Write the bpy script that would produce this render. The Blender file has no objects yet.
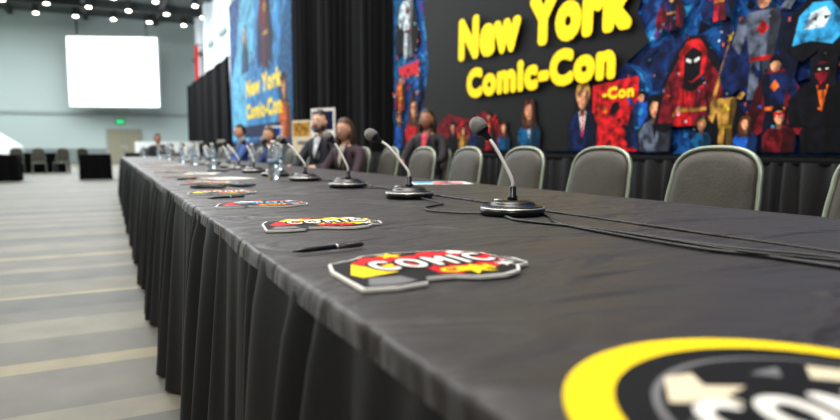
import bpy, bmesh, math, random
from math import sin, cos, pi, radians
from mathutils import Vector, Matrix
random.seed(7)
S = bpy.context.scene
S.view_settings.view_transform = 'Standard'
S.view_settings.look = 'None'

# ------------------------------------------------------------------ materials
def lin(c):
    return tuple(((x/255)/12.92 if x/255 <= .04045 else ((x/255+.055)/1.055)**2.4) for x in c) + (1,)
def mat(name, rgb, rough=.6, metal=0, em=0, sheen=0, spec=.5, noise=0, nscale=20, bump=0, bscale=60, trans=0):
    m = bpy.data.materials.new(name); m.use_nodes = True
    nt = m.node_tree; b = nt.nodes['Principled BSDF']
    c = lin(rgb)
    b.inputs['Base Color'].default_value = c
    b.inputs['Roughness'].default_value = rough
    b.inputs['Metallic'].default_value = metal
    b.inputs['Specular IOR Level'].default_value = spec
    if sheen:
        b.inputs['Sheen Weight'].default_value = sheen
        b.inputs['Sheen Roughness'].default_value = .5
    if trans: b.inputs['Transmission Weight'].default_value = trans
    if em:
        b.inputs['Emission Color'].default_value = c
        b.inputs['Emission Strength'].default_value = em
    if noise or bump:
        tc = nt.nodes.new('ShaderNodeTexCoord')
    if noise:
        n = nt.nodes.new('ShaderNodeTexNoise'); n.inputs['Scale'].default_value = nscale; n.inputs['Detail'].default_value = 4
        nt.links.new(tc.outputs['Object'], n.inputs['Vector'])
        r = nt.nodes.new('ShaderNodeValToRGB')
        r.color_ramp.elements[0].position = .38; r.color_ramp.elements[1].position = .62
        r.color_ramp.elements[0].color = tuple(x*(1-noise) for x in c[:3])+(1,)
        r.color_ramp.elements[1].color = tuple(min(1, x*(1+noise)) for x in c[:3])+(1,)
        nt.links.new(n.outputs['Fac'], r.inputs['Fac']); nt.links.new(r.outputs['Color'], b.inputs['Base Color'])
    if bump:
        n = nt.nodes.new('ShaderNodeTexNoise'); n.inputs['Scale'].default_value = bscale; n.inputs['Detail'].default_value = 3
        nt.links.new(tc.outputs['Object'], n.inputs['Vector'])
        bp = nt.nodes.new('ShaderNodeBump'); bp.inputs['Strength'].default_value = bump; bp.inputs['Distance'].default_value = .01
        nt.links.new(n.outputs['Fac'], bp.inputs['Height']); nt.links.new(bp.outputs['Normal'], b.inputs['Normal'])
    m['rgb']=list(rgb)
    return m

# ------------------------------------------------------------------ mesh builder
class MB:
    def __init__(s): s.v=[]; s.f=[]; s.m=[]; s.mats=[]; s.sm=[]
    def mi(s, m):
        if m not in s.mats: s.mats.append(m)
        return s.mats.index(m)
    def add(s, vs, fs, m, smooth=False, M=None):
        o=len(s.v); k=s.mi(m)
        for v in vs:
            v=Vector(v); s.v.append(M@v if M is not None else v)
        for f in fs:
            s.f.append([i+o for i in f]); s.m.append(k); s.sm.append(smooth)
    def box(s, x0,x1,y0,y1,z0,z1, m, M=None):
        v=[(x,y,z) for x in(x0,x1) for y in(y0,y1) for z in(z0,z1)]
        s.add(v,[(0,1,3,2),(4,6,7,5),(0,4,5,1),(2,3,7,6),(0,2,6,4),(1,5,7,3)],m,M=M)
    def rbox(s, x0,x1,y0,y1,z0,z1,r,m,M=None,seg=3):
        bm=bmesh.new(); bmesh.ops.create_cube(bm,size=1)
        for v in bm.verts:
            v.co=Vector(((x0+x1)/2+v.co.x*(x1-x0),(y0+y1)/2+v.co.y*(y1-y0),(z0+z1)/2+v.co.z*(z1-z0)))
        bmesh.ops.bevel(bm,geom=bm.edges[:],offset=r,segments=seg,profile=.5,affect='EDGES')
        bm.verts.index_update()
        s.add([v.co.copy() for v in bm.verts],[[v.index for v in f.verts] for f in bm.faces],m,True,M); bm.free()
    def tube(s, pts, r, m, seg=8, cap=True, M=None):
        pts=[Vector(p) for p in pts]; n=len(pts); vs=[]; fs=[]
        t0=(pts[1]-pts[0]).normalized(); a=Vector((0,0,1)) if abs(t0.z)<.9 else Vector((1,0,0))
        nrm=t0.cross(a).normalized()
        for i,p in enumerate(pts):
            t=(pts[min(i+1,n-1)]-pts[max(i-1,0)]).normalized()
            nrm=(nrm-t*nrm.dot(t)).normalized(); bn=t.cross(nrm)
            rr=r[i] if isinstance(r,(list,tuple)) else r
            for k in range(seg):
                an=2*pi*k/seg; vs.append(p+nrm*cos(an)*rr+bn*sin(an)*rr)
        for i in range(n-1):
            for k in range(seg):
                k2=(k+1)%seg; fs.append((i*seg+k,i*seg+k2,(i+1)*seg+k2,(i+1)*seg+k))
        if cap: fs.append(list(range(seg))[::-1]); fs.append([(n-1)*seg+k for k in range(seg)])
        s.add(vs,fs,m,True,M)
    def rev(s, prof, m, M=None, seg=32, smooth=True):
        vs=[];fs=[];n=len(prof)
        for r,z in prof:
            for k in range(seg):
                a=2*pi*k/seg; vs.append((r*cos(a),r*sin(a),z))
        for i in range(n-1):
            for k in range(seg):
                k2=(k+1)%seg; fs.append((i*seg+k,i*seg+k2,(i+1)*seg+k2,(i+1)*seg+k))
        fs.append(list(range(seg))[::-1]); fs.append([(n-1)*seg+k for k in range(seg)])
        s.add(vs,fs,m,smooth,M)
    def sph(s, c, r, m, M=None, u=16, v=10, fn=None):
        vs=[];fs=[]
        rx,ry,rz = r if isinstance(r,tuple) else (r,r,r)
        for i in range(v+1):
            ph=pi*i/v
            for k in range(u):
                a=2*pi*k/u; p=Vector((sin(ph)*cos(a),sin(ph)*sin(a),cos(ph)))
                if fn: p=fn(p)
                vs.append((c[0]+p.x*rx,c[1]+p.y*ry,c[2]+p.z*rz))
        for i in range(v):
            for k in range(u):
                k2=(k+1)%u; fs.append((i*u+k,(i+1)*u+k,(i+1)*u+k2,i*u+k2))
        s.add(vs,fs,m,True,M)
    def obj(s, name, parent=None):
        me=bpy.data.meshes.new(name); me.from_pydata(s.v,[],s.f)
        for m in s.mats: me.materials.append(m)
        for i,p in enumerate(me.polygons): p.material_index=s.m[i]; p.use_smooth=s.sm[i]
        me.update()
        o=bpy.data.objects.new(name,me); S.collection.objects.link(o)
        if parent: o.parent=parent
        return o
def empty(name):
    o=bpy.data.objects.new(name,None); S.collection.objects.link(o); return o
def ctr(pts, n=6):
    """catmull-rom"""
    P=[Vector(p) for p in pts]; P=[P[0]*2-P[1]]+P+[P[-1]*2-P[-2]]; out=[]
    for i in range(1,len(P)-2):
        for k in range(n):
            t=k/n; a,b,c,d=P[i-1:i+3]
            out.append(.5*((2*b)+(c-a)*t+(2*a-5*b+4*c-d)*t*t+(3*b-a-3*c+d)*t**3))
    out.append(P[-2]); return out
_tc={}
def text_geo(body,sp=1.12):
    if (body,sp) in _tc: return _tc[(body,sp)]
    cu=bpy.data.curves.new('t','FONT'); cu.body=body; cu.size=1; cu.resolution_u=4; cu.space_character=sp
    o=bpy.data.objects.new('t',cu); S.collection.objects.link(o)
    dg=bpy.context.evaluated_depsgraph_get(); me=bpy.data.meshes.new_from_object(o.evaluated_get(dg))
    v=[x.co.copy() for x in me.vertices]; f=[list(p.vertices) for p in me.polygons]
    bpy.data.objects.remove(o); bpy.data.curves.remove(cu); bpy.data.meshes.remove(me)
    x0=min(p.x for p in v);x1=max(p.x for p in v)
    v=[Vector(((p.x-x0)/(x1-x0),p.y,0)) for p in v]   # width 1; cap height ~.7
    _tc[(body,sp)]=(v,f); return v,f
def drape(mb, p0, p1, z0, z1, amp, pitch, m, nrm, rows=8, top=.3, seed=0, flare=.0):
    rnd=random.Random(seed); p0=Vector(p0);p1=Vector(p1);L=(p1-p0).length;d=(p1-p0)/L;nrm=Vector(nrm)
    n=max(8,int(L/pitch*14)); a=[rnd.uniform(0,6.28) for _ in range(5)]
    vs=[];fs=[]
    for j in range(rows+1):
        t=j/rows
        for i in range(n+1):
            y=i/n*L
            ph=2*pi*y/pitch+1.5*sin(y/pitch*1.1+a[0])+1.0*sin(y/pitch*2.3+a[1])+.5*t*sin(y*9+a[2])
            w=(.5+.5*sin(ph)); w=w**.8
            am=amp*(.62+.38*sin(y/pitch*.9+a[3]+.6*t))
            o=w*am*(top+(1-top)*t**.6)+flare*t + .004*t*sin(ph*2.7+a[4])
            p=p0+d*(y+pitch*.22*t*sin(ph*.5+a[1]))+nrm*o; vs.append((p.x,p.y,z1+(z0-z1)*t))
    for j in range(rows):
        for i in range(n):
            k=j*(n+1)+i; fs.append((k,k+1,k+n+2,k+n+1))
    mb.add(vs,fs,m,True)

# ------------------------------------------------------------------ material set
M_black=mat('black_plastic',(12,12,14),.3)
M_cable=mat('cable_rubber',(12,12,13),.45)
M_foam=mat('mic_grille',(132,129,125),.5,.1,bump=.8,bscale=600)
M_neck=mat('gooseneck_steel',(225,222,216),.35,.2)
M_silver=mat('brushed_steel',(215,212,206),.3,.9)
M_chrome=mat('chair_frame_steel',(142,150,134),.4,.6)
M_pad=mat('chair_vinyl',(55,51,41),.5,spec=.4,noise=.12,nscale=12,bump=.15,bscale=120)
M_skirt=mat('skirt_fabric',(17,16,18),.5,spec=.32,noise=.12,nscale=8)
M_drape=mat('black_drape',(8,8,10),.9,spec=.1)
def pm(n,c): return mat('print_'+n,c,.65,spec=.2)
def am(n,c): return mat('artwork_'+n,tuple(int(x*.93) for x in c),.7,noise=.7,nscale=13,spec=.12)
M_white=pm('white',(232,229,222)); M_yel=pm('yellow',(250,214,10)); M_red=pm('red',(205,20,30)); M_ink=pm('black',(8,8,10))
M_grey=pm('grey',(115,115,117)); M_cream=pm('cream',(222,208,178)); M_cyan=pm('cyan',(70,170,205))
A_white=am('white',(190,205,215)); A_yel=am('yellow',(230,185,40)); A_red=am('red',(190,24,30)); A_ink=am('black',(8,9,18))
A_blue=am('blue',(22,80,170)); A_cyan=am('cyan',(48,150,205)); A_teal=am('teal',(10,80,125)); A_navy=am('navy',(12,28,74))
A_org=am('orange',(230,100,30)); A_dred=am('dark_red',(105,14,26)); A_face=am('face',(215,150,112)); A_hair=am('brown',(80,40,24))
A_gold=am('gold',(175,130,55)); A_grey=am('grey',(86,94,112)); A_purp=am('purple',(84,38,120))
_dk={}
def dark(m,f=.5):
    if m.name not in _dk: _dk[m.name]=mat(m.name+'_shade',tuple(int(x*f) for x in m['rgb']),.7,noise=.4,nscale=14,spec=.12)
    return _dk[m.name]

def cloth_mat():
    m=mat('tablecloth_fabric',(37,32,30),.5,sheen=.07,spec=.40); nt=m.node_tree; b=nt.nodes['Principled BSDF']
    tc=nt.nodes.new('ShaderNodeTexCoord'); mp=nt.nodes.new('ShaderNodeMapping'); mp.inputs['Rotation'].default_value=(0,0,.5); mp.inputs['Scale'].default_value=(1.2,2.6,1)
    n=nt.nodes.new('ShaderNodeTexNoise'); n.inputs['Scale'].default_value=2.4; n.inputs['Detail'].default_value=3; n.inputs['Distortion'].default_value=1.0
    nt.links.new(tc.outputs['Object'],mp.inputs['Vector']); nt.links.new(mp.outputs['Vector'],n.inputs['Vector'])
    bp=nt.nodes.new('ShaderNodeBump'); bp.inputs['Strength'].default_value=1; bp.inputs['Distance'].default_value=.05
    nt.links.new(n.outputs['Fac'],bp.inputs['Height'])
    n3=nt.nodes.new('ShaderNodeTexNoise'); n3.noise_type='RIDGED_MULTIFRACTAL'; n3.inputs['Scale'].default_value=1.6; n3.inputs['Detail'].default_value=1.5
    nt.links.new(mp.outputs['Vector'],n3.inputs['Vector'])
    b3=nt.nodes.new('ShaderNodeBump'); b3.inputs['Strength'].default_value=.45; b3.inputs['Distance'].default_value=.014
    nt.links.new(n3.outputs['Fac'],b3.inputs['Height']); nt.links.new(bp.outputs['Normal'],b3.inputs['Normal'])
    n2=nt.nodes.new('ShaderNodeTexNoise'); n2.inputs['Scale'].default_value=450
    nt.links.new(tc.outputs['Object'],n2.inputs['Vector'])
    b2=nt.nodes.new('ShaderNodeBump'); b2.inputs['Strength'].default_value=.25; b2.inputs['Distance'].default_value=.001
    nt.links.new(n2.outputs['Fac'],b2.inputs['Height']); nt.links.new(b3.outputs['Normal'],b2.inputs['Normal']); nt.links.new(b2.outputs['Normal'],b.inputs['Normal'])
    return m
M_cloth=cloth_mat()

def carpet():
    m=mat('striped_carpet',(130,130,118),.6,spec=.35); nt=m.node_tree; b=nt.nodes['Principled BSDF']
    tc=nt.nodes.new('ShaderNodeTexCoord'); sp=nt.nodes.new('ShaderNodeSeparateXYZ'); nt.links.new(tc.outputs['Object'],sp.inputs[0])
    dv=nt.nodes.new('ShaderNodeMath'); dv.operation='DIVIDE'; dv.inputs[1].default_value=3.1; nt.links.new(sp.outputs['Y'],dv.inputs[0])
    fr=nt.nodes.new('ShaderNodeMath'); fr.operation='FRACT'; nt.links.new(dv.outputs[0],fr.inputs[0])
    r=nt.nodes.new('ShaderNodeValToRGB'); r.color_ramp.interpolation='CONSTANT'; nt.links.new(fr.outputs[0],r.inputs[0])
    cols=[(0,(88,87,79)),(.12,(108,105,93)),(.24,(86,85,78)),(.32,(74,75,71)),(.44,(130,121,92)),(.46,(100,97,85)),(.60,(80,80,75)),(.74,(112,108,94)),(.80,(90,88,80)),(.95,(123,116,91))]
    e=r.color_ramp.elements; e[0].position=0; e[0].color=lin(cols[0][1]); e[1].position=cols[1][0]; e[1].color=lin(cols[1][1])
    for p,c in cols[2:]:
        x=e.new(p); x.color=lin(c)
    n=nt.nodes.new('ShaderNodeTexNoise'); n.inputs['Scale'].default_value=3.5; n.inputs['Detail'].default_value=7; nt.links.new(tc.outputs['Object'],n.inputs['Vector'])
    mx=nt.nodes.new('ShaderNodeMix'); mx.data_type='RGBA'; mx.blend_type='OVERLAY'; mx.inputs['Factor'].default_value=.45
    nt.links.new(r.outputs[0],mx.inputs['A']); nt.links.new(n.outputs['Fac'],mx.inputs['B']); nt.links.new(mx.outputs['Result'],b.inputs['Base Color'])
    return m

# ------------------------------------------------------------------ room shell
def shell(name,box,m):
    k=MB(); k.box(*box,m); return k.obj(name)
M_wall=mat('hall_wall_paint',(170,184,182),.8)
M_wall2=mat('side_wall_paint',(205,218,226),.7)
M_ceil=mat('ceiling_dark',(70,76,74),.9)
shell('floor',(-14,6,-6,46,-.1,0),carpet())
shell('wall_far',(-14,6,45,45.2,0,9.2),M_wall)
shell('wall_right',(5.6,5.8,-6,45,0,9.2),M_wall2)
shell('wall_left',(-14.2,-14,-6,45,0,9.2),M_wall)
shell('ceiling',(-14,5.8,-6,45.2,9.2,9.4),M_ceil)
M_trim=mat('trim_paint',(140,150,150),.6)
k=MB(); k.box(-14,5.6,44.9,45,3.0,3.2,M_trim); k.obj('trim_1')
k=MB(); k.box(-14,5.6,44.93,44.99,0,.9,mat('wainscot',(115,124,124),.7)); k.obj('baseboard_far')
k=MB(); mp=mat('pilaster_paint',(232,238,242),.6)
for y in range(2,45,4): k.box(5.3,5.6,y,y+.9,0,9.2,mp)
k.box(5.35,5.6,-6,45,6.7,6.9,M_trim)
k.obj('wall_pilasters')
k=MB(); mb_=mat('beam_paint',(40,43,42),.8)
for y in range(0,45,5): k.box(-14,5.6,y,y+.35,8.75,9.2,mb_)
for x in range(-13,6,4): k.box(x,x+.25,-6,45,8.9,9.2,mb_)
k.obj('ceiling_beams')
M_lamp=mat('downlight_glow',(255,250,235),em=14)
k=MB()
for y in range(3,45,3):
    for x in range(-13,6,2):
        k.rev([(.13,8.62),(.13,8.7)],M_lamp,Matrix.Translation((x+.4*sin(y),y+.9+.3*cos(x*3),0)),12,False)
        k.rev([(.17,8.66),(.17,9.17)],mb_,Matrix.Translation((x+.4*sin(y),y+.9+.3*cos(x*3),.02)),12,False)
k.obj('ceiling_downlights')
k=MB(); M_scr=mat('screen_surface',(250,252,255),em=1.4)
k.box(-2.6,2.6,-.02,.0,0,4.15,M_scr); k.box(-2.68,2.68,0,.06,-.08,4.23,M_trim)
for x in (-2,2): k.box(x-.05,x+.05,0.02,.05,4.2,5.7,M_black)
o=k.obj('projection_screen'); o.location=(.5,42.6,3.45); o.rotation_euler=(0,0,radians(-20))
k=MB(); dm=mat('door_paint',(135,130,110),.6)
k.box(0,.95,44.85,44.95,0,2.1,dm); k.box(1.0,1.95,44.85,44.95,0,2.1,dm); k.box(-.1,2.05,44.9,44.99,0,2.2,M_trim); k.box(.85,.9,44.78,44.86,.9,1.1,M_silver)
k.box(1.05,1.1,44.78,44.86,.9,1.1,M_silver); k.obj('door_1')
k=MB(); k.box(.55,1.0,44.8,44.9,2.5,2.75,mat('exit_green',(30,190,110),em=1.2)); k.box(.5,1.05,44.88,44.99,2.46,2.79,M_black); k.obj('exit_sign')
k=MB(); k.box(5.1,5.16,40.5,41.6,3.2,7.2,M_red); k.tube([(5.13,40.4,7.2),(5.13,41.7,7.2)],.03,M_black); k.tube([(5.13,41,7.2),(5.6,41,7.3)],.03,M_black); k.obj('hanging_red_banner')
k=MB(); mw=mat('partition_white',(215,220,218),.6)
k.box(1.2,4.2,34,34.1,0,1.25,mw); k.box(1.2,1.3,33.4,34.6,0,.08,mw); k.box(4.1,4.2,33.4,34.6,0,.08,mw); k.obj('white_partition')
k=MB(); k.add([(-9,40,0),(-4.2,40,0),(-4.2,40,1.0),(-6,40,2.3),(-9,40,2.6),(-9,41,0),(-4.2,41,0),(-4.2,41,1.0),(-6,41,2.3),(-9,41,2.6)],[(0,1,2,3,4),(9,8,7,6,5),(0,5,6,1),(1,6,7,2),(2,7,8,3),(3,8,9,4),(4,9,5,0)],mw); k.obj('stage_ramp')

# ------------------------------------------------------------------ main conference table
XL,XR,XS=.230,1.64,1.10; Y0,Y1=-1.6,14.0; ZT=.75
tab=empty('conference_table')
def cloth(name,xa,xb,zoff,la,lb):
    k=MB(); nx=26; ny=780; vs=[];fs=[]
    prof=[]
    if la: prof+= [(-.006,-.03),(-.005,-.015),(-.0035,-.005),(.0,-.001)]
    prof+=[(None,i/nx) for i in range(nx+1)] 
    if lb: prof+=[(.0,-.001),(.004,-.006),(.006,-.018),(.007,-.035)]
    for j in range(ny+1):
        y=Y0+(Y1-Y0)*j/ny
        w=.003*sin(y*5.1)+.002*sin(y*13+1)
        for i,(a,b) in enumerate(prof):
            if a is None:
                x=xa+.004+(xb-xa-.008)*b
                z=.0012*sin(3*y+5*x)+.0008*sin(11*y-6*x+1)
            else:
                x=(xa if (la and i<4) else xb)+a+w*(1 if abs(b)>.01 else .3); z=b+ (.0012*sin(9*y) if abs(b)>.01 else 0)
            vs.append((x,y,ZT+zoff+z))
    n=len(prof)
    for j in range(ny):
        for i in range(n-1):
            q=j*n+i; fs.append((q,q+1,q+n+1,q+n))
    k.add(vs,fs,M_cloth,True); return k.obj(name,tab)
cloth('tablecloth_front',XL,XS+.01,0,True,False)
cloth('tablecloth_back',XS,XR,.004,False,True)
k=MB()
k.tube([(XS+.002*sin(y*3),y,ZT+.0035) for y in [Y0+i*.1 for i in range(157)]],.0035,M_cloth,6); k.obj('cloth_hem',tab)
k=MB(); k.box(XL+.01,XR-.01,Y0+.01,Y1-.01,.705,.742,mat('plywood',(120,95,70),.6))
for y in [Y0+.2+i*1.7 for i in range(10)]:
    for x in (XL+.12,XS-.08,XS+.08,XR-.12): k.tube([(x,y,.71),(x,y,0)],.014,M_black)
    k.tube([(XL+.12,y,.3),(XR-.12,y,.3)],.01,M_black)
k.obj('table_frame',tab)
k=MB()
drape(k,(XL+.006,Y0,0),(XL+.006,Y1,0),.01,ZT-.010,.09,.135,M_skirt,(-1,0,0),10,.16,3,.012)
drape(k,(XL,Y1,0),(XR,Y1,0),.01,ZT-.012,.05,.12,M_skirt,(0,1,0),6,.22,4)
k.obj('table_skirt',tab)

# ------------------------------------------------------------------ chairs
def chair_mesh():
    k=MB()
    def outline(off, n=14):
        pts=[(.195+off,.50),(.198+off,.56),(.195+off,.66),(.190+off,.75),(.184+off,.80)]
        w=.184+off; h=.12+off; e=2/2.7
        for i in range(1,n+1):
            a=pi/2*i/n; pts.append((w*cos(a)**e if i<n else 0,.80+h*sin(a)**e))
        return pts+[(-y,z) for y,z in pts[-2::-1]]
    def X(z): return .205+(z-.5)*.2
    O=outline(0); n=len(O); cz=.70
    rings=[(1,0),(.975,.012),(.92,.020),(.8,.024),(.4,.025)]
    for sg in (1,-1):
        vs=[];fs=[]
        for sc,t in rings:
            for y,z in O:
                zz=cz+(z-cz)*sc; vs.append((X(zz)+sg*t,y*sc,zz))
        for r in range(len(rings)-1):
            for i in range(n):
                i2=(i+1)%n; q=(r*n+i,r*n+i2,(r+1)*n+i2,(r+1)*n+i); fs.append(q if sg<0 else q[::-1])
        fs.append([(len(rings)-1)*n+i for i in range(n)])
        k.add(vs,fs,M_pad,True)
    F=outline(.011)
    path=[(.30,.215,0.0),(.25,.212,.25),(.212,.208,.44)]+[(X(z),y,z) for y,z in F]+[(.212,-.208,.44),(.25,-.212,.25),(.30,-.215,0)]
    k.tube(path,.0105,M_chrome,8)
    k.rbox(-.21,.195,-.205,.205,.425,.485,.024,M_pad)
    for s in (1,-1):
        k.tube(ctr([(.22,s*.2,.41),(0,s*.2,.415),(-.17,s*.2,.415),(-.205,s*.2,.39),(-.215,s*.205,.2),(-.235,s*.21,0)],4),.011,M_chrome,8)
        k.rev([(.016,0),(.016,.03)],M_black,Matrix.Translation((-.235,s*.21,0)),10); k.rev([(.016,0),(.016,.03)],M_black,Matrix.Translation((.30,s*.215,0)),10)
    k.tube([(-.2,-.2,.405),(-.2,.2,.405)],.010,M_chrome); k.tube([(.225,-.208,.405),(.225,.208,.405)],.010,M_chrome)
    return k
ch0=chair_mesh().obj('banquet_chair'); chair_me=ch0.data
def chair(x,y,rot=0):
    global ch0
    if ch0 is not None: o=ch0; ch0=None
    else:
        o=bpy.data.objects.new('banquet_chair',chair_me); S.collection.objects.link(o)
    o.location=(x,y,0); o.rotation_euler=(0,0,rot); return o
cy=lambda i:1.02+.63*i
for i in range(-3,21): chair(1.84,cy(i),random.uniform(-.05,.05) if i!=1 else 0)

# ------------------------------------------------------------------ microphones
def mic(y,dx,dy,hz=.27,x=.97):
    k=MB()
    k.rev([(.0,0),(.082,0),(.087,.004),(.088,.012),(.086,.018)],M_black,seg=40)
    k.rev([(.0865,.0165),(.0875,.0190),(.084,.021)],M_silver,seg=40)
    k.rev([(.084,.0205),(.076,.024),(.064,.026),(.060,.031),(.055,.036),(.044,.039),(.0,.040)],M_black,seg=40)
    k.rev([(.014,.038),(.014,.048),(.010,.052),(.010,.072),(.007,.076),(0,.077)],M_black,seg=16)
    k.rbox(-.055,-.035,-.008,.008,.034,.043,.003,M_silver)
    pts=ctr([(0,0,.07),(0,0,.088),(dx*.16,dy*.16,.118),(dx*.58,dy*.58,.18),(dx*.92,dy*.92,hz-.02)],6)
    d=(pts[-1]-pts[-4]).normalized()
    k.tube(pts[:3],.0065,M_black,8); k.tube(pts[2:],.0050,M_neck,8)
    q=Vector((0,0,1)).rotation_difference(d).to_matrix().to_4x4()
    Mx=Matrix.Translation(pts[-1])@q
    k.rev([(.005,-.02),(.008,-.016),(.009,.0),(.014,.006),(.019,.010),(.0205,.014)],M_black,Mx,20)
    k.rev([(.0205,.014),(.0226,.022),(.0232,.032),(.0215,.043),(.016,.052),(.008,.057),(0,.058)],M_foam,Mx,24)
    o=k.obj('gooseneck_microphone'); o.location=(x,y,ZT+.002); return o
for i in range(20):
    y=1.38+.645*i
    if y>13.6: break
    dx,dy=[(-.05,.072),(-.09,.10),(-.055,.07),(-.09,.10),(-.04,.09)][i%5]
    mic(y,dx,dy,.230 if i else .235, .97 if i<3 else .97+random.uniform(-.03,.03))
k=MB(); zc=ZT+.0055
def cab(p,r=.0038): k.tube(ctr([(x,y,zc+z) for x,y,z in p],8),r,M_cable,6)
cab([(1.03,1.33,0),(1.0,1.26,0),(.93,1.13,0),(.914,.93,0),(.915,.742,0),(.947,.62,0),(.96,.45,0),(.98,.2,0),(1.0,-.2,0),(.97,-.8,0)])
cab([(.90,1.31,.0),(.885,1.22,0),(.93,1.06,.0),(.955,.9,0),(.975,.71,0),(1.03,.578,0),(1.05,.35,0),(1.04,0,0),(1.02,-.8,0)])
cab([(.89,1.40,0),(.84,1.44,0),(.80,1.52,0),(.83,1.62,0),(.93,1.70,0),(.96,1.82,0),(.97,1.94,0)],.003)
cab([(.92,.99,.004),(.93,.8,.004),(.935,.66,.004),(1.0,.5,.004),(1.02,.2,.004),(1.03,-.5,0)],.003)
for i in range(1,18):
    y=1.38+.645*i; s=random.uniform(.05,.12)
    cab([(1.05,y,0),(1.08,y+.12,0),(1.03+s,y+.3,0),(1.04,y+.5,0),(1.0,y+.58,0)],.003)
k.obj('microphone_cables')

# ------------------------------------------------------------------ printed die-cut cards
def T(mb,body,cx,cy,w,h,z,m,rot=0,bold=.05,M=None,sp=1.12,lift=.000003):
    """bold = stroke growth as a fraction of the cap height"""
    v,f=text_geo(body,sp); c,s=cos(rot),sin(rot)
    g=bold*h
    offs=[(0,0)]+([(g*cos(2*pi*i/16),g*sin(2*pi*i/16)) for i in range(16)] if bold else [])
    for j,(ox,oy) in enumerate(offs):
        vs=[]
        for p in v:
            x=(p.x-.5)*(w-2*g)+ox; y=(p.y/.7-.5)*(h-2*g)+oy
            vs.append((cx+x*c-y*s,cy+x*s+y*c,z+j*lift))
        mb.add(vs,f,m,False,M)
def P(mb,pts,z,m,M=None): mb.add([(x,y,z) for x,y in pts],[list(range(len(pts)))],m,False,M)
def E(mb,cx,cy,rx,ry,z,m,M=None,n=40,rot=0):
    P(mb,[(cx+rx*cos(2*pi*i/n)*cos(rot)-ry*sin(2*pi*i/n)*sin(rot),cy+rx*cos(2*pi*i/n)*sin(rot)+ry*sin(2*pi*i/n)*cos(rot)) for i in range(n)],z,m,M)
def slab(mb,pts,z0,z1,m):
    n=len(pts); mb.add([(x,y,z0) for x,y in pts]+[(x,y,z1) for x,y in pts],[list(range(n))[::-1],list(range(n,2*n))]+[(i,(i+1)%n,n+(i+1)%n,n+i) for i in range(n)],m)
def blob(cx,cy,r,am,nl,n=60,ph=0,sy=1):
    return [(cx+r*(1+am*abs(sin(nl*a/2+ph)))*cos(a),cy+sy*r*(1+am*abs(sin(nl*a/2+ph)))*sin(a)) for a in [2*pi*i/n for i in range(n)]]
def star(cx,cy,r,ri,n,ph=0):
    return [(cx+(r if i%2==0 else ri)*cos(pi*i/n+ph),cy+(r if i%2==0 else ri)*sin(pi*i/n+ph)) for i in range(2*n)]
k=MB(); R=.166
slab(k,[(R*cos(a),R*sin(a)) for a in [2*pi*i/72 for i in range(72)]],0,.003,M_yel)
z=.0032
E(k,.010,-.008,.143,.146,z,M_ink,n=60); z+=.0003
E(k,.012,-.010,.120,.122,z,M_grey,n=60); z+=.0003
E(k,.014,-.012,.117,.119,z,M_ink,n=60); z+=.0003
P(k,[(-.09,.03),(-.07,.075),(-.045,.08),(-.05,.055),(-.02,.05),(-.045,.035),(-.035,.015),(-.065,.025)],z,M_cream); P(k,[(.04,.06),(.055,.085),(.08,.07),(.10,.065),(.08,.05),(.06,.052)],z,M_cream); P(k,[(-.10,-.01),(-.085,.01),(-.065,-.005),(-.08,-.03)],z,M_grey); P(k,[(.0,.075),(.03,.085),(.02,.065)],z,M_grey); z+=.0003
T(k,'COMIC',.016,.0,.215,.072,z,M_ink,.05,.14,sp=1.3); z+=.0003
T(k,'COMIC',.018,.003,.205,.062,z,M_white,.05,.05,sp=1.3)
T(k,'CON',.015,-.07,.12,.045,z,M_cream,.05,.08)
o=k.obj('round_badge_print'); o.location=(.412,.232,ZT+.002); o.rotation_euler=(0,0,radians(-20))
def logo_card(loc,rot,sc,variant=0):
    k=MB()
    c1,c2,c3=[(M_red,M_yel,M_white),(M_yel,M_red,M_white),(M_white,M_red,M_cyan)][variant]
    base=[(-.148,-.115),(-.10,-.122),(-.055,-.112),(-.045,-.085),(.0,-.085),(.03,-.105),(.07,-.108),(.105,-.09),(.125,-.055),(.15,-.045),(.152,.0),(.135,.02),(.13,.065),(.09,.105),(.04,.115),(-.02,.122),(-.07,.112),(-.10,.085),(-.14,.065),(-.152,.01)]
    slab(k,base,0,.0045,M_white); z=.0048
    P(k,[(x*.97,y*.965) for x,y in base],z,M_ink); z+=.0003
    P(k,blob(.048,.02,.070,.22,9,sy=1.0),z,M_red if variant!=1 else M_yel); z+=.0003
    P(k,blob(-.055,.045,.040,.3,7,ph=.5),z,c1); P(k,blob(.01,-.055,.022,.3,6),z,M_red); z+=.0003
    P(k,[(-.135,-.105),(-.10,-.112),(-.065,-.10),(-.075,-.065),(-.12,-.06)],z,M_grey)
    P(k,[(-.135,-.03),(-.11,.045),(-.09,.0),(-.05,.03),(-.065,-.035),(-.125,-.055)],z,c2)
    P(k,star(.045,-.06,.038,.016,6,.2),z,c2); P(k,star(.11,-.04,.020,.008,6,.2),z,M_white); P(k,star(-.03,.09,.026,.010,5,.2),z,c2); P(k,blob(.085,.08,.012,.3,6),z,M_white); z+=.0003
    T(k,'COMIC',.012,.016,.215,.086,z,M_ink,.06,.10,sp=1.35); z+=.0003
    T(k,'COMIC',.012,.019,.203,.074,z,c3,.06,.035,sp=1.35)
    T(k,'CON',.035,-.055,.085,.034,z,M_yel if variant!=1 else M_red,.06,.06)
    for a in range(5):
        for b in range(4): E(k,.118+.007*a-.002*b,-.012-.008*b,.0022,.0022,z,M_white,n=6)
    o=k.obj('comic_logo_card'); o.location=(loc[0],loc[1],ZT+.002); o.rotation_euler=(0,0,rot); o.scale=(sc,sc,1); return o
logo_card((.422,.812),radians(-2),.98,0)
logo_card((.44,1.39),radians(-10),.9,1)
logo_card((.43,1.96),radians(-16),.9,2)
logo_card((.40,2.55),radians(-10),.85,0)
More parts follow.
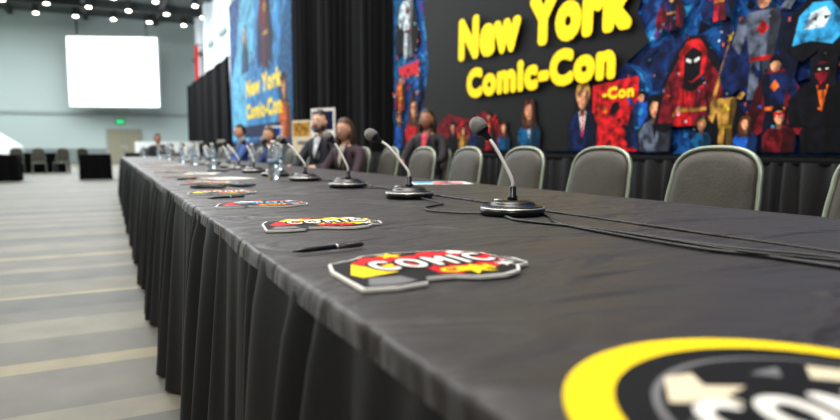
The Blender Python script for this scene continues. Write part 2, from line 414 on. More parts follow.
logo_card((.46,3.30),radians(-20),.9,1)
logo_card((.42,4.1),radians(-12),.9,2)
logo_card((.45,5.0),radians(-22),.9,0)
logo_card((.43,6.2),radians(-12),.9,1)
logo_card((.43,7.6),radians(-22),.9,2)
def sheet(x,y,r,pic=False):
    k=MB(); k.box(-.105,.105,-.148,.148,0,.001,M_white)
    if pic:
        P(k,[(-.09,-.1),(.02,-.12),(.05,.02),(-.08,.05)],.0013,M_red); P(k,[(-.05,.04),(.09,.02),(.08,.13),(-.06,.12)],.0016,M_cyan); T(k,'EXPO',0,-.04,.16,.04,.0019,M_ink)
    else:
        for i in range(9): k.box(-.08,.08-.03*(i%3),-.11+.026*i,-.103+.026*i,.001,.0013,M_grey)
    o=k.obj('flyer' if pic else 'paper_sheet'); o.location=(x,y,ZT+(.007 if x>1.1 else .003)); o.rotation_euler=(0,0,r)
for x,y,r in [(.62,3.75,.4),(.58,4.55,-.3),(.62,7.0,.1),(.66,9.2,.5)]: sheet(x,y,r)
sheet(1.46,2.70,1.3,True)
def pen(x,y,r):
    k=MB(); Mx=Matrix.Rotation(pi/2,4,'Y')
    k.rev([(.0012,0),(.003,.012),(.0045,.02),(.0045,.085)],M_black,Mx,12); k.rev([(.0047,.085),(.0049,.13),(.003,.138),(0,.139)],mat('pen_cap',(40,40,44),.3),Mx,12); k.rev([(.005,.083),(.005,.087)],M_silver,Mx,12)
    k.box(.09,.13,-.001,.001,.0045,.0065,M_silver)
    o=k.obj('ballpoint_pen'); o.location=(x,y,ZT+.0065); o.rotation_euler=(0,0,r)
pen(.270,1.02,radians(9)); pen(.30,2.25,radians(15)); pen(.33,3.7,radians(30))
def phone(x,y,r):
    k=MB(); k.rbox(-.036,.036,-.074,.074,0,.009,.004,M_black); k.box(-.032,.032,-.068,.068,.009,.0093,mat('phone_glass',(25,27,32),.1)); k.rbox(-.028,-.012,.045,.065,-.0,.0098,.002,M_black)
    o=k.obj('smartphone'); o.location=(x,y,ZT+.003); o.rotation_euler=(0,0,r)
phone(.40,2.93,1.1); phone(.55,3.0,.5); phone(.74,4.9,.9)
M_pet=mat('clear_plastic',(225,235,240),.08,trans=.85); M_label=mat('bottle_label',(120,145,170),.5)
def bottle(x,y):
    k=MB()
    k.rev([(.0,0),(.028,0),(.032,.006),(.032,.05),(.029,.06),(.032,.07),(.032,.14),(.028,.165),(.014,.188),(.0125,.2),(.0125,.205)],M_pet,seg=20)
    k.rev([(.0325,.085),(.0325,.115)],M_label,seg=20); k.rev([(.014,.2),(.014,.218),(0,.219)],M_white,seg=16)
    o=k.obj('water_bottle'); o.location=(x,y,ZT+.004)
for x,y in [(.83,3.50),(1.2,4.9),(.8,5.6),(1.2,5.9),(.8,6.9),(1.2,7.2),(.8,8.1),(1.2,9),(.8,10),(1.2,11),(.8,12),(.6,13)]: bottle(x,y)

# ------------------------------------------------------------------ backdrop: banners and curtains  (plane X=4.5)
XW=4.5
def bmat():
    m=mat('banner_artwork',(20,60,100),.7,spec=.12); nt=m.node_tree; b=nt.nodes['Principled BSDF']
    tc=nt.nodes.new('ShaderNodeTexCoord')
    n=nt.nodes.new('ShaderNodeTexNoise'); n.inputs['Scale'].default_value=2.4; n.inputs['Detail'].default_value=9; n.inputs['Distortion'].default_value=1.8
    nt.links.new(tc.outputs['Object'],n.inputs['Vector'])
    r=nt.nodes.new('ShaderNodeValToRGB'); e=r.color_ramp.elements
    e[0].position=.34; e[0].color=lin((7,12,34)); e[1].position=.72; e[1].color=lin((120,200,232))
    for p,c in [(.43,(12,36,88)),(.50,(18,84,150)),(.56,(11,38,94)),(.63,(36,128,190))]:
        x=e.new(p); x.color=lin(c)
    nt.links.new(n.outputs['Fac'],r.inputs[0]); nt.links.new(r.outputs[0],b.inputs['Base Color']); return m
M_ban=bmat()
class Art(MB):
    def __init__(s,Yleft,x):
        super().__init__(); s.L=0; s.T=Matrix(((0,0,-1,x),(-1,0,0,Yleft),(0,1,0,0),(0,0,0,1)))
    def z(s): s.L+=.00006; return .002+s.L
    def p(s,pts,m): P(s,pts,s.z(),m,s.T)
    def e(s,cx,cy,rx,ry,m,rot=0): E(s,cx,cy,rx,ry,s.z(),m,s.T,28,rot)
    def t(s,b,cx,cy,w,h,m,rot=0,bold=.08): T(s,b,cx,cy,w,h,s.z(),m,rot,bold,s.T); s.L+=.0001
    def bust(s,cx,zb,h,body,skin,hair,long=False,accent=None,w=1,mask=None):
        u=h; X=lambda a:cx+a*u
        s.p([(X(-.37*w),zb),(X(-.40*w),zb+.38*u),(X(-.26*w),zb+.55*u),(X(-.17),zb+.62*u),(X(-.19),zb+.95*u),(X(-.08),zb+1.03*u),(X(.08),zb+1.03*u),(X(.19),zb+.95*u),(X(.17),zb+.62*u),(X(.26*w),zb+.55*u),(X(.40*w),zb+.38*u),(X(.37*w),zb)],A_ink)
        s.p([(X(-.34*w),zb),(X(-.36*w),zb+.36*u),(X(-.24*w),zb+.52*u),(X(-.07),zb+.58*u),(X(.07),zb+.58*u),(X(.24*w),zb+.52*u),(X(.36*w),zb+.36*u),(X(.34*w),zb)],body)
        s.p([(X(.05),zb),(X(.10),zb+.3*u),(X(.04),zb+.55*u),(X(.24*w),zb+.51*u),(X(.36*w),zb+.36*u),(X(.34*w),zb)],dark(body))
        s.p([(X(-.34*w),zb),(X(-.3*w),zb+.28*u),(X(-.2*w),zb)],dark(body))
        if accent:
            s.p([(X(-.08),zb+.57*u),(X(.08),zb+.57*u),(X(.01),zb+.2*u)],accent)
            s.p([(X(.0),zb+.5*u),(X(.03),zb+.5*u),(X(.02),zb+.22*u)],dark(accent))
        if long:
            s.p([(X(-.2),zb+.42*u),(X(-.23),zb+.62*u),(X(-.19),zb+.85*u),(X(-.1),zb+1.0*u),(X(.1),zb+1.0*u),(X(.2),zb+.85*u),(X(.22),zb+.62*u),(X(.2),zb+.42*u)],hair)
            s.p([(X(.1),zb+.42*u),(X(.14),zb+.9*u),(X(.2),zb+.85*u),(X(.22),zb+.62*u),(X(.2),zb+.42*u)],dark(hair))
        else: s.e(cx,zb+.83*u,.15*u,.175*u,hair)
        s.p([(X(-.06),zb+.5*u),(X(.06),zb+.5*u),(X(.055),zb+.68*u),(X(-.055),zb+.68*u)],dark(skin))
        s.p([(X(-.115),zb+.86*u),(X(-.12),zb+.76*u),(X(-.09),zb+.67*u),(X(-.03),zb+.61*u),(X(.03),zb+.61*u),(X(.09),zb+.67*u),(X(.12),zb+.76*u),(X(.115),zb+.86*u),(X(.06),zb+.93*u),(X(-.06),zb+.93*u)],skin)
        s.p([(X(.03),zb+.61*u),(X(.09),zb+.67*u),(X(.12),zb+.76*u),(X(.115),zb+.86*u),(X(.05),zb+.90*u),(X(.07),zb+.76*u)],dark(skin,.65))
        s.p([(X(-.13),zb+.82*u),(X(-.12),zb+.95*u),(X(0),zb+.985*u),(X(.12),zb+.96*u),(X(.13),zb+.82*u),(X(.08),zb+.88*u),(X(-.04),zb+.90*u)],hair)
        if mask: s.p([(X(-.12),zb+.74*u),(X(-.12),zb+.86*u),(X(.12),zb+.86*u),(X(.12),zb+.74*u),(X(0),zb+.77*u)],mask)
        for d in (-1,1):
            s.p([(X(d*.025),zb+.785*u),(X(d*.05),zb+.80*u),(X(d*.08),zb+.79*u),(X(d*.05),zb+.775*u)],M_white if mask else M_ink)
            s.p([(X(d*.02),zb+.815*u),(X(d*.085),zb+.83*u),(X(d*.08),zb+.815*u)],M_ink)
        s.p([(X(-.01),zb+.76*u),(X(.02),zb+.715*u),(X(-.012),zb+.715*u)],dark(skin))
        s.p([(X(-.035),zb+.675*u),(X(0),zb+.685*u),(X(.035),zb+.675*u),(X(0),zb+.66*u)],A_dred)
    def hero(s,cx,zb,h,body,cape,skin,hair,trim,flip=1):
        u=h; q=lambda L:[(cx+flip*a*u,zb+b*u) for a,b in L]
        s.p(q([(-.1,.82),(-.3,.6),(-.42,.25),(-.36,.02),(-.2,.1),(-.05,.0),(.12,.08),(.28,.0),(.34,.3),(.24,.62),(.1,.82)]),cape)
        s.p(q([(.1,.8),(.24,.62),(.34,.3),(.28,.0),(.18,.3)]),dark(cape))
        s.p(q([(-.12,0),(-.10,.35),(-.01,.36),(-.02,0)]),body); s.p(q([(.03,0),(.01,.36),(.10,.35),(.15,0)]),dark(body))
        s.p(q([(-.11,.34),(-.17,.68),(-.14,.78),(.14,.78),(.17,.68),(.11,.34)]),body)
        s.p(q([(.04,.34),(.06,.76),(.14,.78),(.17,.68),(.11,.34)]),dark(body))
        s.p(q([(-.15,.77),(-.24,.70),(-.30,.52),(-.22,.42),(-.19,.50),(-.14,.62)]),body); s.p(q([(.15,.77),(.24,.74),(.33,.88),(.29,.92),(.21,.83)]),body)
        s.p(q([(-.11,.34),(-.11,.38),(.11,.38),(.11,.34)]),trim); s.p(q([(-.06,.62),(0,.70),(.06,.62),(0,.56)]),trim)
        s.e(cx,zb+.88*u,.065*u,.085*u,skin); s.p(q([(-.07,.88),(-.065,.97),(.0,1.0),(.065,.97),(.07,.88),(.03,.92),(-.03,.92)]),hair)
        s.p(q([(-.04,.885),(-.015,.88),(-.015,.892)]),M_ink); s.p(q([(.04,.885),(.015,.88),(.015,.892)]),M_ink)
    def debris(s,n,s0,s1,z0,z1,cols,a,b,seed):
        r=random.Random(seed)
        for i in range(n):
            cx=r.uniform(s0,s1); cz=r.uniform(z0,z1); q=r.uniform(a,b); ph=r.uniform(0,6)
            m=r.randint(3,6); st=r.uniform(.25,1); c_,s_=cos(ph),sin(ph); pts=[]
            for j in range(m):
                x=q*r.uniform(.5,1.3)*cos(2*pi*j/m); y=st*q*r.uniform(.5,1.3)*sin(2*pi*j/m); pts.append((cx+x*c_-y*s_,max(.9,cz+x*s_+y*c_)))
            s.p(pts,r.choice(cols))
ban=empty('comic_con_banner')
k=MB(); k.box(XW,XW+.04,-2,10.0,.88,5.4,M_ban); k.tube([(XW+.03,-2,5.42),(XW+.03,10,5.42)],.03,M_silver)
for y in (-1.9,3.3,6.7,9.9): k.tube([(XW+.08,y,0),(XW+.08,y,5.4)],.03,M_silver)
k.obj('banner_panel',ban)
A=Art(10.0,XW)
A.p([(0.02,.9),(0.02,5.35),(.35,5.35),(.55,3.2),(.3,2.6),(.5,1.9),(.25,1.3),(.3,.9)],A_teal)
A.debris(70,.1,1.25,1.0,4.5,[A_navy,A_teal,A_dred,A_blue,A_purp,A_cyan],.03,.12,1)
A.debris(300,5.6,11,1.0,3.2,[A_navy,A_teal,A_blue,A_navy,A_blue,A_cyan,A_purp,A_ink],.02,.11,2)
A.p([(1.3,.9),(1.15,1.6),(1.35,2.2),(1.2,3.0),(1.5,5.35),(6.0,5.35),(5.9,3.1),(5.78,2.7),(5.6,2.2),(5.75,1.9),(5.4,1.7),(5.6,1.4),(5.3,.9)],M_ink)
for a,b,h in [(5.35,5.6,1.75),(5.62,5.78,1.5),(6.5,6.62,2.0),(6.66,6.95,1.85),(7.0,7.1,2.2),(7.35,7.6,1.75),(7.7,8.1,2.1),(8.2,8.6,1.8)]:
    A.p([(a,.9),(a,h-.1),((a+b)/2,h),(b,h-.1),(b,.9)],A_navy)
    for q in range(14): 
        cx=random.uniform(a+.02,b-.03); cz=random.uniform(1,h-.15); A.p([(cx,cz),(cx+.015,cz),(cx+.015,cz+.03),(cx,cz+.03)],A_org)
A.hero(.62,2.4,1.2,A_white,A_ink,A_face,A_ink,A_dred)
A.debris(20,.15,1.25,2.4,3.6,[A_white,A_ink,A_grey],.01,.05,5)
A.t('WORK',.68,2.2,.8,.22,M_red,.05,.10)
A.bust(.85,.92,.85,A_red,A_face,A_hair,True); A.bust(.28,.92,.7,A_blue,A_face,A_ink,False,None,.7,A_dred); A.hero(.35,1.55,.6,A_org,A_dred,A_face,A_ink,A_yel); A.hero(1.0,1.65,.5,A_blue,A_ink,A_face,A_hair,A_cyan)
A.p([(1.75,.9),(1.65,1.25),(2.0,1.42),(2.6,1.32),(3.0,1.42),(3.4,1.2),(3.5,.9)],A_dred)
A.debris(30,1.8,3.4,.98,1.3,[A_red,A_org,A_ink,A_dred],.02,.09,6)
A.bust(2.15,.9,.40,A_ink,A_face,A_ink); A.bust(2.75,.9,.42,A_navy,A_face,A_hair); A.bust(2.45,.9,.34,A_gold,A_face,A_dred); A.hero(3.1,.9,.5,A_red,A_ink,A_face,A_ink,A_gold)
A.bust(3.45,.9,.36,A_teal,A_face,A_hair,True)
A.bust(3.97,.9,.60,A_teal,A_face,A_hair,True,A_white)
A.p([(5.05,.9),(5.05,1.56),(5.66,1.60),(5.66,.9)],A_red)
A.debris(22,5.1,5.55,.98,1.35,[A_dred,A_ink,A_red,A_org],.02,.08,8)
A.bust(4.9,.9,.72,A_navy,A_face,A_gold,False,M_white,.8)
A.p([(4.89,1.28),(4.92,1.28),(4.915,1.05),(4.895,1.05)],M_red)
A.hero(5.70,.92,.55,A_blue,A_navy,A_face,A_ink,A_cyan,-1)
A.t('-Con',5.40,1.47,.42,.12,M_yel)
A.bust(5.87,.9,.50,A_grey,A_face,A_ink,False,A_ink)
# hooded hero with cape
A.p([(5.85,1.1),(5.95,1.5),(6.08,1.75),(6.2,1.88),(6.36,1.86),(6.48,1.7),(6.62,1.45),(6.66,1.05),(6.45,1.2),(6.3,1.1),(6.15,1.18),(6.0,1.06)],A_ink)
A.p([(5.9,1.15),(6.0,1.52),(6.12,1.7),(6.18,1.5),(6.1,1.15)],A_dred); A.p([(6.4,1.68),(6.6,1.42),(6.62,1.12),(6.46,1.22),(6.38,1.5)],A_dred)
A.p([(6.12,1.55),(6.12,1.74),(6.2,1.84),(6.32,1.84),(6.4,1.73),(6.38,1.55),(6.26,1.48)],A_red)
A.p([(6.17,1.52),(6.17,1.72),(6.26,1.78),(6.35,1.72),(6.34,1.54),(6.26,1.49)],A_ink)
A.p([(6.19,1.67),(6.24,1.645),(6.245,1.67),(6.2,1.69)],M_white); A.p([(6.33,1.67),(6.28,1.645),(6.275,1.67),(6.32,1.69)],M_white)
A.p([(6.08,1.12),(6.14,1.45),(6.26,1.4),(6.38,1.46),(6.44,1.12)],A_red); A.p([(6.27,1.12),(6.28,1.4),(6.38,1.44),(6.44,1.12)],A_dred); A.p([(6.1,1.24),(6.42,1.24),(6.41,1.27),(6.11,1.27)],A_gold)
for q in range(5): A.p([(6.16+.05*q,1.44),(6.17+.05*q,1.44),(6.19+.04*q,1.29),(6.18+.04*q,1.29)],A_ink)
A.p([(6.44,1.25),(6.60,1.78),(6.62,1.78),(6.47,1.24)],A_gold); A.p(star(6.62,1.8,.05,.02,5),A_yel)
A.hero(6.6,.9,.55,A_gold,A_ink,A_gold,A_gold,A_yel)
A.hero(6.88,1.3,.85,A_grey,A_navy,A_face,A_ink,A_red); A.hero(7.0,1.0,.62,A_navy,A_dred,A_face,A_ink,A_org,-1)
A.bust(7.05,.9,.34,A_dred,A_face,A_ink,mask=A_red); A.bust(6.78,.9,.28,A_blue,A_face,A_hair,True); A.bust(7.36,.9,.38,A_ink,A_org,A_dred); A.bust(6.38,.9,.28,A_teal,A_face,A_gold)
A.p([(7.08,1.62),(7.12,1.9),(7.2,1.95),(7.18,2.08),(7.28,2.0),(7.42,2.08),(7.44,1.94),(7.52,1.85),(7.56,1.68),(7.45,1.54),(7.3,1.6),(7.2,1.54)],A_ink)
A.p([(7.12,1.66),(7.16,1.86),(7.25,1.94),(7.38,1.93),(7.46,1.82),(7.48,1.72),(7.4,1.64),(7.25,1.68)],A_cyan); A.p([(7.2,1.76),(7.24,1.87),(7.34,1.9),(7.38,1.84),(7.34,1.76)],A_white)
A.p([(7.24,1.83),(7.28,1.81),(7.29,1.84)],M_ink); A.p([(7.38,1.83),(7.34,1.81),(7.33,1.84)],M_ink)
A.bust(7.35,1.08,.5,A_ink,A_dred,A_ink,False,A_org,1.2,A_ink)
for cx,zb,h,c1,c2 in [(6.02,1.95,.42,A_navy,A_dred),(6.5,1.95,.42,A_red,A_navy),(6.9,2.08,.5,A_grey,A_navy),(7.5,2.0,.45,A_blue,A_ink)]: A.hero(cx,zb,h,c1,c2,A_face,A_ink,A_gold)
A.debris(150,5.7,9.5,.95,2.2,[A_cyan,A_org,A_red,A_blue,A_gold,A_cyan,A_white,A_ink,A_navy],.005,.022,3)
A.debris(24,.1,1.25,1.3,3.2,[A_cyan,A_org,A_red,A_white],.01,.035,4)
for cx,hh,c1,c2 in [(8.2,1.1,A_red,A_ink),(8.9,1.0,A_blue,A_yel),(9.6,1.15,A_ink,A_red),(10.4,1.0,A_dred,A_gold),(11.2,1.1,A_navy,A_cyan)]: A.bust(cx,.9,hh,c1,A_face,A_hair,False,c2)
A.t('New York',3.98,2.375,3.23,.58,M_yel,-.025,.09); A.t('Comic-Con',3.99,1.80,2.80,.40,M_yel,0,.095)
A.obj('banner_print',ban)
ban2=empty('blue_event_banner')
k=MB(); k.box(XW,XW+.04,16.5,25.9,1.1,6.5,M_ban)
for y in (16.6,21,25.7): k.tube([(XW+.08,y,0),(XW+.08,y,6.5)],.03,M_silver)
k.obj('banner_panel',ban2)
A=Art(25.9,XW)
B_c=mat('artwork_light_blue',(90,165,200),.7,noise=.35,nscale=2,spec=.12); B_b=mat('artwork_mid_blue',(50,120,175),.7,noise=.4,nscale=2,spec=.12)
A.p([(.3,1.2),(.2,3.5),(1.4,4.4),(2.4,6.45),(9.3,6.45),(9.3,1.2)],B_c)
A.p([(3.4,1.2),(3.0,3.4),(4.4,4.2),(5,6.45),(9.3,6.45),(9.3,1.2)],B_b)
A.debris(90,.9,8.8,1.6,6.0,[B_c,B_b,A_teal,A_blue,B_c],.06,.3,11)
A.hero(6.2,3.4,3.0,A_dred,A_navy,A_face,A_hair,A_gold); A.bust(3.0,3.6,1.6,A_teal,A_face,A_white)
A.p([(7.8,1.2),(7.6,3.0),(8.4,4.6),(9.3,5.4),(9.3,1.2)],A_teal); A.bust(8.4,1.2,1.8,A_org,A_face,A_hair)
A.t('New York',5.6,3.0,5.0,.6,M_yel,0,.08); A.t('Comic-Con',5.6,2.2,5.0,.55,M_yel,0,.08)
A.p([(2.6,1.3),(8,1.3),(8,1.7),(2.6,1.7)],A_navy)
A.obj('banner_print',ban2)
k=MB(); drape(k,(XW,10.04,0),(XW,16.42,0),.02,6.2,.16,.33,M_drape,(-1,0,0),4,.8,5); k.tube([(XW+.03,10.04,6.2),(XW+.03,16.42,6.2)],.03,M_silver)
for y in (10.1,16.2): k.tube([(XW+.2,y,0),(XW+.2,y,6.2)],.03,M_silver)
k.obj('backdrop_curtain')
k=MB(); drape(k,(XW,26.0,0),(XW,40,0),.02,4.6,.16,.4,M_drape,(-1,0,0),4,.8,6); k.tube([(XW+.03,26,4.6),(XW+.03,40,4.6)],.03,M_silver)
for y in (26.2,33,39.8): k.tube([(XW+.2,y,0),(XW+.2,y,4.6)],.03,M_silver)
k.obj('backdrop_curtain')
k=MB(); k.rbox(3.72,4.38,-2,9.9,.82,.86,.01,M_drape); drape(k,(3.73,-2,0),(3.73,9.9,0),.01,.84,.08,.14,M_skirt,(-1,0,0),5,.3,9)
drape(k,(3.73,9.9,0),(4.38,9.9,0),.01,.84,.05,.12,M_skirt,(0,1,0),5,.3,9)
k.obj('skirted_side_table')
def board(x,y,w,h,z,m,m2):
    k=MB(); k.box(-.01,.01,-w/2,w/2,z,z+h,m); k.box(-.014,-.01,-w/2+.03,w/2-.03,z+h*.55,z+h-.04,m2); k.box(-.014,-.01,-w/2+.05,w/2-.15,z+h*.3,z+h*.4,M_grey)
    k.tube([(.02,-w/2+.05,0),(.02,-w/2+.05,z+h)],.012,M_black); k.tube([(.02,w/2-.05,0),(.02,w/2-.05,z+h)],.012,M_black); k.tube([(.35,0,0),(.02,0,z+h*.8)],.012,M_black)
    o=k.obj('easel_sign'); o.location=(x,y,0); o.rotation_euler=(0,0,.5)
board(3.05,9.5,.5,.75,.8,M_white,A_navy); board(3.3,11.6,.5,.65,.8,M_cream,A_gold); board(3.2,13.4,.5,.65,.75,M_white,A_blue)
def far_table(x0,x1,y,top=M_drape):
    k=MB(); k.rbox(x0,x1,y,y+.8,.72,.75,.01,top)
    drape(k,(x0,y,0),(x1,y,0),.01,.74,.04,.13,M_drape,(0,-1,0),4,.4,1); drape(k,(x1,y,0),(x1,y+.8,0),.01,.74,.04,.13,M_drape,(1,0,0),4,.4,1); drape(k,(x0,y,0),(x0,y+.8,0),.01,.74,.04,.13,M_drape,(-1,0,0),4,.4,1)
    k.obj('draped_table')
far_table(-5.2,-2.25,20.3); far_table(-.75,.05,20.6); far_table(-3.2,-1.4,27); far_table(.6,2.6,26)
for x,y,r in [(-2.9,25.6,1.5),(-2.2,25.7,1.7),(-1.5,25.5,1.4),(-.7,25.2,2.1),(-3.8,26,1.2),(1.2,24.6,-1.5),(2.0,24.6,-1.6)]: chair(x,y,r)

# ------------------------------------------------------------------ people
def skin_geo(verts,edges,radii,sub=2):
    me=bpy.data.meshes.new('sk'); me.from_pydata(verts,edges,[]); o=bpy.data.objects.new('sk',me); S.collection.objects.link(o)
    o.modifiers.new('s','SKIN'); ss=o.modifiers.new('u','SUBSURF'); ss.levels=sub; ss.render_levels=sub
    for i,r in enumerate(radii):
        d=me.skin_vertices[0].data[i]; d.radius=r if isinstance(r,tuple) else (r,r); d.use_root=(i==0)
    dg=bpy.context.evaluated_depsgraph_get(); m2=bpy.data.meshes.new_from_object(o.evaluated_get(dg))
    v=[x.co.copy() for x in m2.vertices]; f=[list(p.vertices) for p in m2.polygons]
    bpy.data.objects.remove(o); bpy.data.meshes.remove(m2); bpy.data.meshes.remove(me); return v,f
def person(x,y,rot,shirt,skin,hair,long=False,lean=0,turn=0,sc=1,inner=None,beard=False):
    Ms=mat('shirt',shirt,.8,noise=.2,nscale=9); Mk=mat('skin_tone',skin,.5); Mh=mat('hair',hair,.6,noise=.4,nscale=60); Mp=mat('trousers',(35,38,50),.85); Mshoe=mat('shoes',(20,20,22),.5)
    Meye=mat('eye_white',(235,235,230),.3); Mpu=mat('pupil',(25,18,14),.2); Mlip=mat('lips',(160,80,75),.5)
    k=MB(); L=lean
    V=[(0,0,.54),(0,-.01-L*.3,.72),(0,-.02-L*.7,.92),(0,-.01-L,1.05),(0,-.02-L*1.1,1.12),(0,-.035-L*1.2,1.19)]
    R=[(.16,.12),(.15,.11),(.185,.115),(.13,.085),(.055,.052),(.05,.052)]
    Ed=[(0,1),(1,2),(2,3),(3,4),(4,5)]
    for s in (1,-1):
        b=len(V); V+=[(s*.185,-L,1.03),(s*.24,-.10-L,.88),(s*.25,-.17-L,.80),(s*.19,-.30-L,.785),(s*.14,-.385-L,.785)]; R+=[.072,.055,.048,.038,.026]
        Ed+=[(3,b),(b,b+1),(b+1,b+2),(b+2,b+3),(b+3,b+4)]
        b=len(V); V+=[(s*.09,-.05,.53),(s*.11,-.24,.53),(s*.12,-.42,.51),(s*.12,-.43,.28),(s*.12,-.41,.09),(s*.125,-.52,.045)]; R+=[.09,.078,.062,.052,.036,.038]
        Ed+=[(0,b),(b,b+1),(b+1,b+2),(b+2,b+3),(b+3,b+4),(b+4,b+5)]
    v,f=skin_geo(V,Ed,R)
    groups={}
    for q in f:
        c=sum((v[i] for i in q),Vector())/len(q)
        if c.z<.1: m=Mshoe
        elif c.z<.61: m=Mp
        elif c.z>1.10 and abs(c.x)<.09: m=Mk
        elif c.y<-.34-L and c.z>.7: m=Mk
        else: m=Ms
        groups.setdefault(m,[]).append(q)
    o0=len(k.v); k.v+=v
    for m,qs in groups.items():
        mi=k.mi(m)
        for q in qs: k.f.append([i+o0 for i in q]); k.m.append(mi); k.sm.append(True)
    for s in (1,-1):
        wx,wy,wz=s*.14,-.385-L,.785
        vs,fs=skin_geo([(wx,wy,wz),(wx-s*.012,wy-.035,wz-.003),(wx-s*.02,wy-.075,wz-.005)],[(0,1),(1,2)],[(.022,.018),(.033,.015),(.036,.013)],1); k.add(vs,fs,Mk,True)
        for i,(o_,l) in enumerate([(-.028,.062),(-.010,.074),(.009,.078),(.027,.07)]):
            bx=wx-s*.02+o_; by=wy-.07
            vs,fs=skin_geo([(bx,by,wz),(bx*1.0,by-l*.45,wz+.006),(bx-s*.002,by-l*.8,wz-.005),(bx-s*.003,by-l,wz-.016)],[(0,1),(1,2),(2,3)],[.0095,.009,.0082,.007],1); k.add(vs,fs,Mk,True)
        vs,fs=skin_geo([(wx-s*.03,wy-.03,wz),(wx-s*.058,wy-.055,wz-.003),(wx-s*.068,wy-.085,wz-.008)],[(0,1),(1,2)],[.012,.0105,.0085],1); k.add(vs,fs,Mk,True)
    if inner:
        Mi=mat('inner_shirt',inner,.7)
        k.sph((0,-.085-L,1.045),(.055,.045,.07),Mi)
        k.sph((0,-.105-L*.8,.95),(.045,.045,.10),Mi)
        for s in (1,-1): k.tube([(s*.05,-.06-L,1.13),(s*.06,-.122-L,1.04),(s*.035,-.152-L*.8,.92),(s*.01,-.14-L*.7,.84)],.012,Ms,6)
    hc=Vector((0,-.055-L*1.25,1.265)); H=Matrix.Translation(hc)@Matrix.Rotation(turn,4,'Z')
    def fn(p):
        if p.z<0:
            t=-p.z; return Vector((p.x*(1-.28*t*t),p.y*(1-.12*t)-(.12*t if p.y<0 else 0),p.z))
        return p
    k.sph((0,0,0),(.076,.094,.118),Mk,H,24,18,fn)
    k.add([(0,-.090,.02),(-.016,-.092,-.026),(.016,-.092,-.026),(0,-.118,-.022),(0,-.095,-.034)],[(0,1,3),(0,3,2),(1,4,3),(3,4,2)],Mk,True,H)
    for s in (1,-1):
        k.sph((s*.029,-.082,.008),(.013,.009,.008),Meye,H,10,6); k.sph((s*.029,-.0895,.008),(.006,.003,.006),Mpu,H,8,6)
        k.sph((s*.03,-.088,.027),(.017,.006,.004),Mh,H,8,6); k.sph((s*.077,.0,-.005),(.010,.018,.030),Mk,H,10,8)
    k.sph((0,-.094,-.056),(.022,.007,.007),Mlip,H,10,6)
    if beard:
        k.sph((0,-.066,-.088),(.046,.036,.030),Mh,H,14,8)
        for s in (1,-1): k.sph((s*.055,-.035,-.062),(.018,.036,.036),Mh,H,10,8)
        k.sph((0,-.094,-.042),(.026,.008,.005),Mh,H,10,6)
    vs=[];fs=[];u=28;w=18
    for i in range(w+1):
        ph=pi*i/w*(.80 if long else .62)
        for j in range(u):
            a=2*pi*j/u; p=Vector((sin(ph)*cos(a),sin(ph)*sin(a),cos(ph)))
            vs.append((p.x*.084*(1.1 if long else 1),p.y*.102+.008,p.z*.126+.008+.004*sin(5*a)*sin(ph)))
    for i in range(w):
        for j in range(u):
            j2=(j+1)%u; q=(i*u+j,(i+1)*u+j,(i+1)*u+j2,i*u+j2)
            c=sum((Vector(vs[t]) for t in q),Vector())/4
            if c.y<-.02 and c.z<.075 and abs(c.x)<.095: continue
            fs.append(q)
    k.add(vs,fs,Mh,True,H)
    if long:
        for s in (1,-1): k.sph((s*.084,.025,-.07),(.024,.045,.12),Mh,H,12,10)
        k.sph((0,.07,-.07),(.085,.045,.14),Mh,H,12,10)
    o=k.obj('seated_person'); o.location=(x,y,0); o.rotation_euler=(0,0,rot); o.scale=(sc,sc,sc); return o
rf=-pi/2
person(1.95,cy(8),rf+.5,(30,32,42),(218,172,146),(34,27,22),False,.0,.2,.94,(200,206,212),True)
person(1.97,cy(7)-.10,rf+.4,(48,30,38),(196,146,116),(60,34,22),True,.03,.2,.86,(170,160,150))
person(1.93,cy(14),rf,(60,90,150),(200,150,120),(40,30,24),False,.05,.4,.93)
person(1.93,cy(11),rf+.2,(40,60,110),(200,150,120),(60,40,24),True,.05,.4,.86)
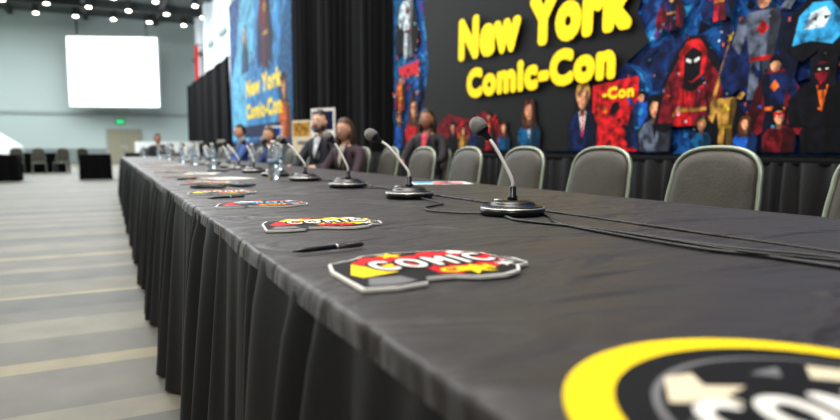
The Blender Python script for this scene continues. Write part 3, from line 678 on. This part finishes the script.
chair(3.22,6.4,0)
person(3.32,6.4,rf+.6,(22,20,26),(158,106,80),(22,16,16),True,.0,.1,.99,(190,60,80))
chair(1.0,15.2,pi/2); person(1.0,15.1,0,(40,40,50),(190,140,110),(30,24,20),False,.0,.3,.9)

# ------------------------------------------------------------------ lights
def area(name,loc,sz,e,col=(1,1,1),rot=(0,0,0)):
    l=bpy.data.lights.new(name,'AREA'); l.shape='RECTANGLE'; l.size=sz[0]; l.size_y=sz[1]; l.energy=e; l.color=col
    o=bpy.data.objects.new(name,l); S.collection.objects.link(o); o.location=loc; o.rotation_euler=rot; return o
area('ceiling_light_near',(1.5,3,8.4),(4,5),430,(1,.94,.88))
area('ceiling_light_mid',(-1,16,8.4),(8,10),1200,(.98,.99,1))
area('ceiling_light_far',(-4,33,8.4),(14,14),4400,(.93,.99,1))
area('ceiling_light_left',(-7,5,8.4),(6,7),780,(1,.97,.88))
area('banner_flood_light',(.5,5,6.5),(1,8),480,(1,.97,.93),(0,radians(-50),0))
area('side_wall_fill_light',(-2,34,5.5),(3,8),900,(.9,.96,1),(0,radians(-80),0))  # added fill without a fixture, brightens the right wall
sp=area('front_fill_light',(-3.5,-4,6.5),(1.5,1.5),360,(1,.96,.91)); sp.rotation_euler=(Vector((1.5,4,.8))-Vector((-3.5,-4,6.5))).to_track_quat('-Z','Y').to_euler()  # added lamp behind the camera, lifts microphones, cards and chairs
W=bpy.data.worlds.new('World'); S.world=W; W.use_nodes=True
W.node_tree.nodes['Background'].inputs[0].default_value=(.90,.94,1,1); W.node_tree.nodes['Background'].inputs[1].default_value=.12

# ------------------------------------------------------------------ camera
c=bpy.data.cameras.new('camera'); co=bpy.data.objects.new('camera',c); S.collection.objects.link(co)
co.location=(0,0,.93); co.rotation_euler=(radians(90-5.71),0,radians(-26.6))
c.lens=26.57; c.sensor_width=36; c.clip_start=.02; c.clip_end=200
c.dof.use_dof=True; c.dof.focus_distance=1.55; c.dof.aperture_fstop=2.5
S.camera=co
